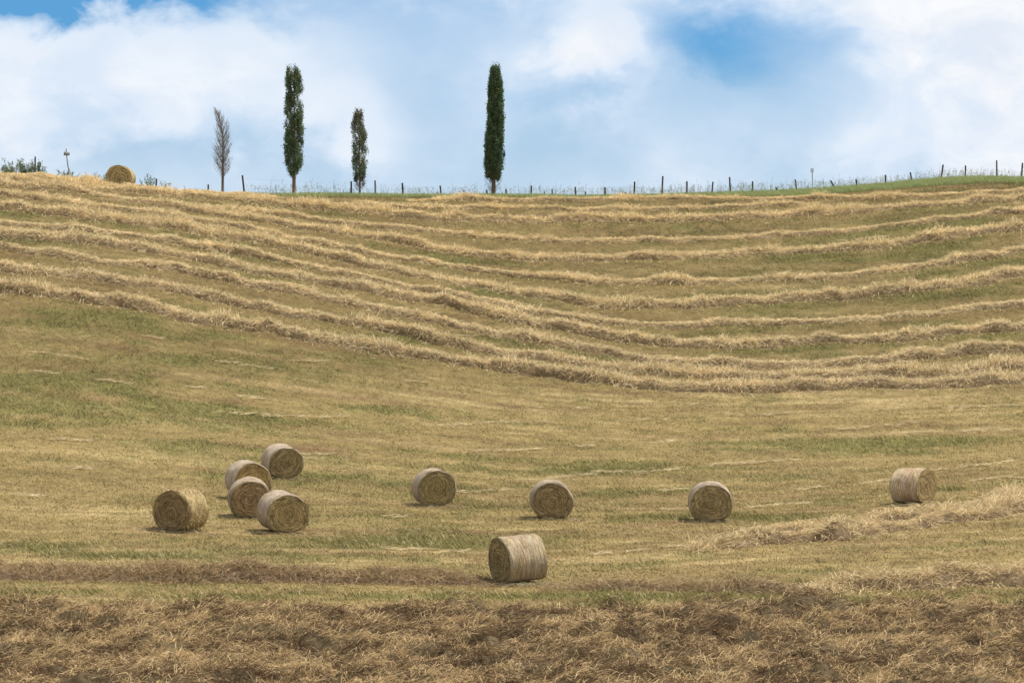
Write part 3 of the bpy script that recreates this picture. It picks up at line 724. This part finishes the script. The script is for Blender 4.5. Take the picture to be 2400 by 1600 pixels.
def place_tree(px, ybase, back, label):
    d = float(Dc(px)) + back; x = (px - CX) / F * d
    z = float(ground(x, d)); zb = zpix(ybase, d)
    return thing('cypress_tree', (x, d, zb), label, 'cypress', 'cypresses along the hill crest'), d / F, z - zb, d
BARK = np.array([.17, .115, .075])
# dense cypress (fourth from left)
root, mpx, gz, _ = place_tree(1157, 461, 1.0, 'tall dense dark green cypress standing alone right of the others')
S4 = .2231
p4 = zoomprof([(78, 335, 375), (92, 318, 402), (150, 309, 410), (250, 297, 428), (400, 284, 437), (500, 276, 441), (600, 284, 452), (700, 268, 445), (850, 262, 443),
               (950, 250, 440), (1050, 266, 436), (1120, 242, 432), (1200, 256, 425), (1265, 272, 416), (1300, 296, 400)], 345, 1485, S4, mpx)
mb = MB(); crown(mb, p4, 0, 2500, .22, 41, ([.05, .09, .05], [.16, .225, .11]), leaf=(.05, .10), per=24, inner=.45,
                 brown=lambda z, x: .75 * sstep(1.75, 1.0, z))
r4 = np.random.default_rng(4)
sp = np.array([(455 - 345) * S4 * mpx, 0, (1485 - 1045) * S4 * mpx]); P = sp + r4.normal(size=(120, 3)) * np.array([.035, .035, .08])
tris(mb, P, r4.normal(size=(120, 3)) + np.array([0, 0, 1]), .05 + .04 * r4.random(120), .03 + .02 * r4.random(120), np.tile([.03, .05, .025], (120, 1)))
mb.build('crown', M_leaf, root)
mb = MB(); tube(mb, [(-.02, 0, gz - .2), (-.01, 0, .3), (0, 0, 1.0), (.01, 0, 3.0), (0, 0, 7.4)], [.17, .14, .125, .09, .02], BARK * .85, 10)
limbs(mb, p4, 46, 43, BARK * .7, .9, 7.2, .03)
mb.build('trunk', M_bark, root, smooth=True)
mb = MB(); r_ = np.random.default_rng(45)
for k in range(15):
    sg = -1 if k % 2 else 1; a = r_.normal() * .5
    b0 = np.array([sg * .06, 0, .28 + .35 * r_.random()]); L = .35 + .45 * r_.random()
    e = b0 + np.array([sg * math.cos(a), math.sin(a), .75 + .5 * r_.random()]) * L * .75
    tube(mb, [b0, (b0 + e) / 2 + np.array([0, 0, -.03]), e], [.011, .008, .004], [.13, .105, .095], 4)
mb.build('dead_twigs', M_bark, root)

# gappy tall cypress (second from left)
root, mpx, gz, _ = place_tree(689, 456, 1.0, 'tall cypress with gaps in its crown and a bare brown trunk')
p2 = zoomprof([(95, 880, 960), (110, 865, 975), (160, 850, 1000), (250, 843, 1030), (310, 852, 1030), (350, 866, 1030), (420, 840, 1022), (520, 835, 1040), (620, 845, 1026),
               (750, 835, 1036), (900, 843, 1030), (950, 838, 1024), (1030, 830, 1036), (1080, 827, 1032), (1150, 860, 1020), (1200, 882, 990), (1250, 900, 955)], 936, 1465, .2232, mpx)
mb = MB(); crown(mb, p2, 0, 2600, .455, 51, ([.065, .105, .06], [.19, .25, .125]), leaf=(.05, .10), per=17, inner=.30, gapsc=(3.2, 2.6))
mb.build('crown', M_leaf, root)
mb = MB(); tube(mb, [(0, 0, gz - .2), (0, 0, .4), (0, 0, 1.4), (.03, 0, 3.5), (.0, 0, 7.3)], [.125, .11, .10, .06, .015], BARK * 1.1, 10)
limbs(mb, p2, 60, 53, BARK * .75, 1.1, 7.0, .028)
mb.build('trunk', M_bark, root, smooth=True)

# thin half-dead cypress (third)
root, mpx, gz, _ = place_tree(843, 458, 1.0, 'short thin cypress, half brown, with bare twigs at its foot')
p3 = zoomprof([(552, 1590, 1634), (570, 1574, 1652), (640, 1556, 1660), (740, 1538, 1682), (850, 1532, 1698), (920, 1538, 1703), (1000, 1546, 1712), (1080, 1550, 1722),
               (1180, 1540, 1712), (1235, 1564, 1690), (1300, 1580, 1655)], 1625, 1468, .2232, mpx)
mb = MB(); crown(mb, p3, 0, 1150, .46, 61, ([.065, .10, .058], [.185, .24, .12]), leaf=(.045, .09), per=16, inner=.25, gapsc=(3.4, 3.0),
                 brown=lambda z, x: np.clip(1.0 * sstep(3.5, 5.0, z) + .5 * (x > .12) * sstep(2.7, 3.2, z) * sstep(3.9, 3.4, z), 0, 1))
r3 = np.random.default_rng(6); P = np.array([(1580 - 1625) * .2232 * mpx, 0, (1468 - 1285) * .2232 * mpx]) + r3.normal(size=(330, 3)) * np.array([.06, .06, .14])
tris(mb, P, r3.normal(size=(330, 3)) + np.array([0, 0, .8]), .05 + .04 * r3.random(330), .03 + .02 * r3.random(330), np.tile([.05, .048, .03], (330, 1)))
mb.build('crown', M_leaf, root)
mb = MB(); tube(mb, [(0, 0, gz - .2), (0, 0, .3), (-.01, 0, 1.4), (-.03, 0, 3.0), (-.06, 0, 5.0)], [.075, .062, .05, .035, .01], np.array([.20, .14, .095]), 8)
limbs(mb, p3, 46, 63, BARK * .75, .7, 4.6, .018)
mb.build('trunk', M_bark, root, smooth=True)
mb = MB()
for k in range(70):
    sg = 1 if r3.random() < .66 else -1; a = r3.normal() * .7; z0 = .22 + 1.0 * r3.random()
    b0 = np.array([0, 0, z0]); L = .25 + .42 * r3.random()
    e = b0 + np.array([sg * math.cos(a) * .62, math.sin(a) * .6, .75]) * L
    m_ = (b0 + e) / 2 + np.array([sg * .05, 0, -.03])
    tube(mb, [b0, m_, e], [.010, .007, .003], [.14, .11, .09], 3)
    for q in range(3):
        e2 = m_ + np.array([sg * r3.random() * .2, r3.normal() * .1, .1 + .15 * r3.random()]); tube(mb, [m_, e2], [.005, .003], [.15, .12, .10], 3)
mb.build('dead_twigs', M_bark, root)

# bare dead cypress (first)
root, mpx, gz, _ = place_tree(522, 449, 1.0, 'bare leafless grey cypress with fine upswept twigs')
k1 = .2232 * mpx
tk = np.array([((x_ - 190) * k1, 0, (1430 - y_) * k1) for x_, y_ in [(190, 1445), (190, 1300), (191, 1150), (196, 1000), (191, 860), (176, 750), (150, 650), (130, 600), (105, 545)]])
tk[0, 2] = gz - .2
mb = MB(); tube(mb, tk, [.095, .075, .066, .058, .05, .04, .026, .017, .005], np.array([.13, .105, .09]), 8); mb.build('trunk', M_bark, root, smooth=True)
envL = np.array([(545, 103), (600, 108), (650, 110), (790, 106), (830, 112), (900, 92), (930, 76), (990, 80), (1100, 72), (1160, 100), (1220, 125), (1290, 165)], float)
envR = np.array([(560, 125), (590, 175), (640, 213), (665, 222), (690, 255), (760, 284), (900, 280), (1000, 290), (1130, 280), (1200, 278), (1260, 240), (1290, 215)], float)
r1 = np.random.default_rng(71); mb = MB()
GREY = np.array([.34, .33, .33])
for k in range(260):
    y0 = 640 + (1310 - 640) * r1.random() ** .85; zs = (1430 - y0) * k1
    sx = np.interp(zs, tk[:, 2], tk[:, 0]); a = r1.random() * 2 * math.pi
    rise = 90 + 100 * r1.random(); yt = max(y0 - rise, 556 + 60 * r1.random())
    l = (np.interp(yt, envL[:, 0], envL[:, 1]) - 190) * k1; rr = (np.interp(yt, envR[:, 0], envR[:, 1]) - 190) * k1
    c0 = (l + rr) / 2; hw = (rr - l) / 2; q = .45 + .65 * r1.random() ** .6
    e = np.array([c0 + math.cos(a) * hw * q, math.sin(a) * hw * q, (1430 - yt) * k1]); s = np.array([sx, 0, zs])
    m_ = (s + e) / 2 + np.array([e[0] - sx, e[1], 0]) * .16
    gcol = GREY * (.7 + .6 * r1.random())
    tube(mb, [s, m_, e], [.012, .008, .003], gcol * .7, 3, False)
    for j in range(5):
        t = .35 + .6 * r1.random(); b0 = lerp(m_, e, (t - .5) * 2) if t > .5 else lerp(s, m_, t * 2)
        dirr = unit(np.array([e[0] - sx, e[1], 0]) + r1.normal(size=3) * .25 * hw) * .11 + np.array([0, 0, .17]); L = .5 + .9 * r1.random()
        tube(mb, [b0, b0 + dirr * L], [.006, .003], gcol * (.9 + .4 * r1.random()), 3, False)
mb.build('branches', M_bark, root)

# ------------------------------------------------------------------ shrubs on the left skyline
def shrub(px, wpx, tops, back, label, nst, seed, dens=18):
    """tops: (px, y) of the shoot tips"""
    r = np.random.default_rng(seed)
    x, d, z = crest_point(px, back); root = thing('shrub', (x, d, z), label, 'shrub', 'shrubs on the left skyline')
    ms, ml = MB(), MB(); tops = np.array(tops, float)
    for k in range(nst):
        tp = tops[k % len(tops)] + r.normal(size=2) * np.array([4, 3]) * (k >= len(tops))
        f = 1 if k < len(tops) else .45 + .5 * r.random()
        e = np.array([(tp[0] - CX) / F * d - x, r.normal() * .35, (zpix(tp[1], d) - z) * f])
        s = np.array([e[0] * .45 + r.normal() * .08, e[1] * .4, -.1]); m_ = (s + e) / 2 + np.array([r.normal() * .05, 0, .05])
        tube(ms, [s, m_, e], [.014, .010, .004], [.12, .10, .07], 4)
        n = int(dens * (1 + 2.2 * np.linalg.norm(e - s)))
        t = r.random(n) ** .8; P = np.where((t < .5)[:, None], lerp(s, m_, (t * 2)[:, None]), lerp(m_, e, (t * 2 - 1)[:, None])) + r.normal(size=(n, 3)) * .05
        D = r.normal(size=(n, 3)) + np.array([0, 0, .5]); c = lerp([.085, .125, .05], [.21, .26, .115], r.random((n, 1)))
        D = unit(D); Ls = .055 + .06 * r.random(n); Sd = unit(np.cross(D, r.normal(size=(n, 3)))) * (Ls * .28)[:, None]
        V = np.stack([P, P + D * (Ls * .5)[:, None] - Sd, P + D * Ls[:, None], P + D * (Ls * .5)[:, None] + Sd], 1).reshape(-1, 3)
        ml.add(V, np.arange(4 * n).reshape(-1, 4), np.repeat(c, 4, 0))
    ml.build('foliage', M_leaf, root); ms.build('stems', M_bark, root)
shrub(30, 50, [(9, 371), (18, 377), (30, 382), (14, 388), (26, 390), (4, 392), (40, 376)], 2.2, 'loose leafy shrub at the left edge of the skyline', 22, 81)
shrub(58, 40, [(50, 368), (42, 375), (60, 380), (66, 384), (54, 384), (72, 390), (48, 390)], 2.6, 'bushy shrub with one upright shoot, second from the left edge', 22, 82, 19)
shrub(84, 40, [(76, 374), (72, 378), (88, 375), (95, 379), (98, 384), (90, 388), (80, 386), (104, 398)], 2.4, 'dense dark shrub growing round a dark wooden post', 24, 83, 22)
shrub(156, 40, [(141, 400), (148, 403), (153, 402), (170, 404), (176, 405), (164, 399)], 2.2, 'low shrub at the foot of the bent sign post', 14, 84)
shrub(218, 40, [(202, 410), (224, 405), (228, 412), (210, 415), (236, 416)], 2.2, 'sparse low twiggy shrub between the sign post and the hilltop bale', 11, 85, 14)
shrub(247, 30, [(243, 411), (251, 404), (250, 412), (256, 416)], 2.6, 'small shrub pressed against the left side of the hilltop bale', 10, 86)
shrub(350, 40, [(327, 421), (340, 423), (348, 410), (354, 413), (361, 419), (345, 418)], 2.0, 'small arching shrub right of the hilltop bale', 11, 87)
shrub(385, 30, [(378, 426), (390, 427), (396, 430)], 2.0, 'tiny faint shrub at the right end of the golden skyline heap', 5, 88, 12)

# ------------------------------------------------------------------ sky, sun, camera
sun_dir = np.array([.46, .14, .95]); sun_dir /= np.linalg.norm(sun_dir)
el = math.asin(sun_dir[2]); az = math.atan2(sun_dir[0], sun_dir[1])
w = bpy.data.worlds.new('World'); sc.world = w; w.use_nodes = True
nt = w.node_tree; N = nt.nodes; Lk = nt.links; N.clear()
out = N.new('ShaderNodeOutputWorld'); bg = N.new('ShaderNodeBackground'); bg.inputs['Strength'].default_value = .078
sky = N.new('ShaderNodeTexSky'); sky.sky_type = 'NISHITA'; sky.sun_disc = False; sky.sun_elevation = el; sky.sun_rotation = az
tc = N.new('ShaderNodeTexCoord')
sep = N.new('ShaderNodeSeparateXYZ'); Lk.new(tc.outputs['Generated'], sep.inputs[0])
def math_node(op, a, b=None, c=None):
    m = N.new('ShaderNodeMath'); m.operation = op
    for i, v in enumerate((a, b, c)):
        if v is None: continue
        if isinstance(v, (int, float)): m.inputs[i].default_value = v
        else: Lk.new(v, m.inputs[i])
    return m.outputs[0]
mp = N.new('ShaderNodeMapping'); mp.inputs['Scale'].default_value = (1, 1, 1.5); Lk.new(tc.outputs['Generated'], mp.inputs['Vector'])
n1 = N.new('ShaderNodeTexNoise'); n1.inputs['Scale'].default_value = 9; n1.inputs['Detail'].default_value = 7; n1.inputs['Roughness'].default_value = .52; n1.inputs['Distortion'].default_value = .3
n2 = N.new('ShaderNodeTexNoise'); n2.inputs['Scale'].default_value = 26; n2.inputs['Detail'].default_value = 6; n2.inputs['Roughness'].default_value = .55
Lk.new(mp.outputs[0], n1.inputs['Vector']); Lk.new(mp.outputs[0], n2.inputs['Vector'])
wx = math_node('MULTIPLY', math_node('SUBTRACT', n1.outputs['Fac'], .5), .05)
wz = math_node('MULTIPLY', math_node('SUBTRACT', n2.outputs['Fac'], .5), .03)
n3 = N.new('ShaderNodeTexNoise'); n3.inputs['Scale'].default_value = 34; n3.inputs['Detail'].default_value = 9; n3.inputs['Roughness'].default_value = .58; n3.inputs['Distortion'].default_value = .4
Lk.new(mp.outputs[0], n3.inputs['Vector'])
w3 = math_node('MULTIPLY', math_node('SUBTRACT', n3.outputs['Fac'], .5), .035)
X_ = math_node('ADD', math_node('ADD', sep.outputs[0], wx), w3); Z_ = math_node('ADD', math_node('ADD', sep.outputs[2], wz), w3)
def blob(px, y, rx, ry, a, p=1.0):
    cx, cz = (px - CX) / F, (CY - y) / F
    ex = math_node('POWER', math_node('ABSOLUTE', math_node('DIVIDE', math_node('SUBTRACT', X_, cx), rx / F)), 2 * p)
    ez = math_node('POWER', math_node('ABSOLUTE', math_node('DIVIDE', math_node('SUBTRACT', Z_, cz), ry / F)), 2 * p)
    return math_node('MULTIPLY', math_node('EXPONENT', math_node('MULTIPLY', math_node('ADD', ex, ez), -1)), a)
BL = [(150, -30, 540, 66, -1.1, 1.2), (1670, 135, 150, 70, -.32, 1.0), (1840, 100, 230, 120, -.30, 1.0), (1640, 20, 170, 90, -.24, 1), (1050, 20, 260, 90, -.22, 1), (1000, 160, 260, 120, -.14, 1),
      (1300, 330, 340, 120, -.16, 1), (330, 370, 260, 40, -.12, 1), (1700, 250, 260, 60, -.12, 1),
      (300, 150, 380, 90, .12, 1), (810, 300, 110, 130, .22, 1), (2280, 60, 230, 110, .45, 1), (1440, 120, 110, 90, .36, 1.3), (0, 330, 110, 60, .25, 1), (2350, 340, 300, 100, .15, 1), (2350, 180, 150, 70, .25, 1)]
fac = math_node('ADD', math_node('MULTIPLY', math_node('SUBTRACT', n1.outputs['Fac'], .5), .75), .56)
fac = math_node('ADD', fac, math_node('MULTIPLY', math_node('SUBTRACT', n2.outputs['Fac'], .5), .34))
hi = N.new('ShaderNodeMapRange'); hi.inputs['From Min'].default_value = .13; hi.inputs['From Max'].default_value = .40; hi.inputs['To Max'].default_value = .45; Lk.new(sep.outputs[2], hi.inputs['Value'])
fac = math_node('ADD', fac, hi.outputs['Result'])        # extra white cloud added overhead, out of view, to whiten the ambient light
fac = math_node('ADD', fac, math_node('MULTIPLY', math_node('SUBTRACT', n3.outputs['Fac'], .5), .34))
for b_ in BL: fac = math_node('ADD', fac, blob(*b_))
cr = N.new('ShaderNodeValToRGB'); Lk.new(fac, cr.inputs['Fac'])
E = cr.color_ramp.elements
E[0].position = 0.0; E[0].color = (0, 0, 0, 1); E[1].position = .62; E[1].color = (1, 1, 1, 1)
mr = N.new('ShaderNodeMapRange'); mr.interpolation_type = 'SMOOTHSTEP'; mr.inputs['From Min'].default_value = .40; mr.inputs['From Max'].default_value = .98; Lk.new(fac, mr.inputs['Value'])
cl = N.new('ShaderNodeMix'); cl.data_type = 'RGBA'; cl.inputs[6].default_value = (6.5, 7.65, 9.1, 1); 
sh = N.new('ShaderNodeMapRange'); sh.inputs['From Min'].default_value = .36; sh.inputs['From Max'].default_value = .62; Lk.new(n3.outputs['Fac'], sh.inputs['Value'])
wc = N.new('ShaderNodeMix'); wc.data_type = 'RGBA'; wc.inputs[6].default_value = (7.3, 7.9, 8.9, 1); wc.inputs[7].default_value = (9.0, 9.15, 9.4, 1); Lk.new(sh.outputs['Result'], wc.inputs['Factor'])
Lk.new(wc.outputs[2], cl.inputs[7])
Lk.new(mr.outputs['Result'], cl.inputs['Factor'])
tint = N.new('ShaderNodeVectorMath'); tint.operation = 'MULTIPLY'; tint.inputs[1].default_value = (.30, .72, 1.18)
Lk.new(sky.outputs['Color'], tint.inputs[0])
mix = N.new('ShaderNodeMix'); mix.data_type = 'RGBA'
Lk.new(cr.outputs['Color'], mix.inputs['Factor']); Lk.new(tint.outputs[0], mix.inputs[6]); Lk.new(cl.outputs[2], mix.inputs[7])
Lk.new(mix.outputs[2], bg.inputs['Color']); Lk.new(bg.outputs[0], out.inputs['Surface'])

sd = bpy.data.lights.new('sun', 'SUN'); sd.energy = 4.2; sd.angle = math.radians(5); sd.color = (1, .96, .90)
so = bpy.data.objects.new('sun', sd); C.objects.link(so)
import mathutils
so.rotation_euler = mathutils.Vector(tuple(-sun_dir)).to_track_quat('-Z', 'Y').to_euler(); so.location = (40, 40, 80)

cd = bpy.data.cameras.new('camera'); cam = bpy.data.objects.new('camera', cd); C.objects.link(cam); sc.camera = cam
cam.location = (0, 0, 0); cam.rotation_euler = (math.radians(90), 0, 0)
cd.sensor_width = 36; cd.lens = F / 2400 * 36; cd.clip_start = .5; cd.clip_end = 10000
sc.view_settings.view_transform = 'Standard'; sc.view_settings.look = 'None'; sc.view_settings.gamma = 1; sc.view_settings.exposure = .44
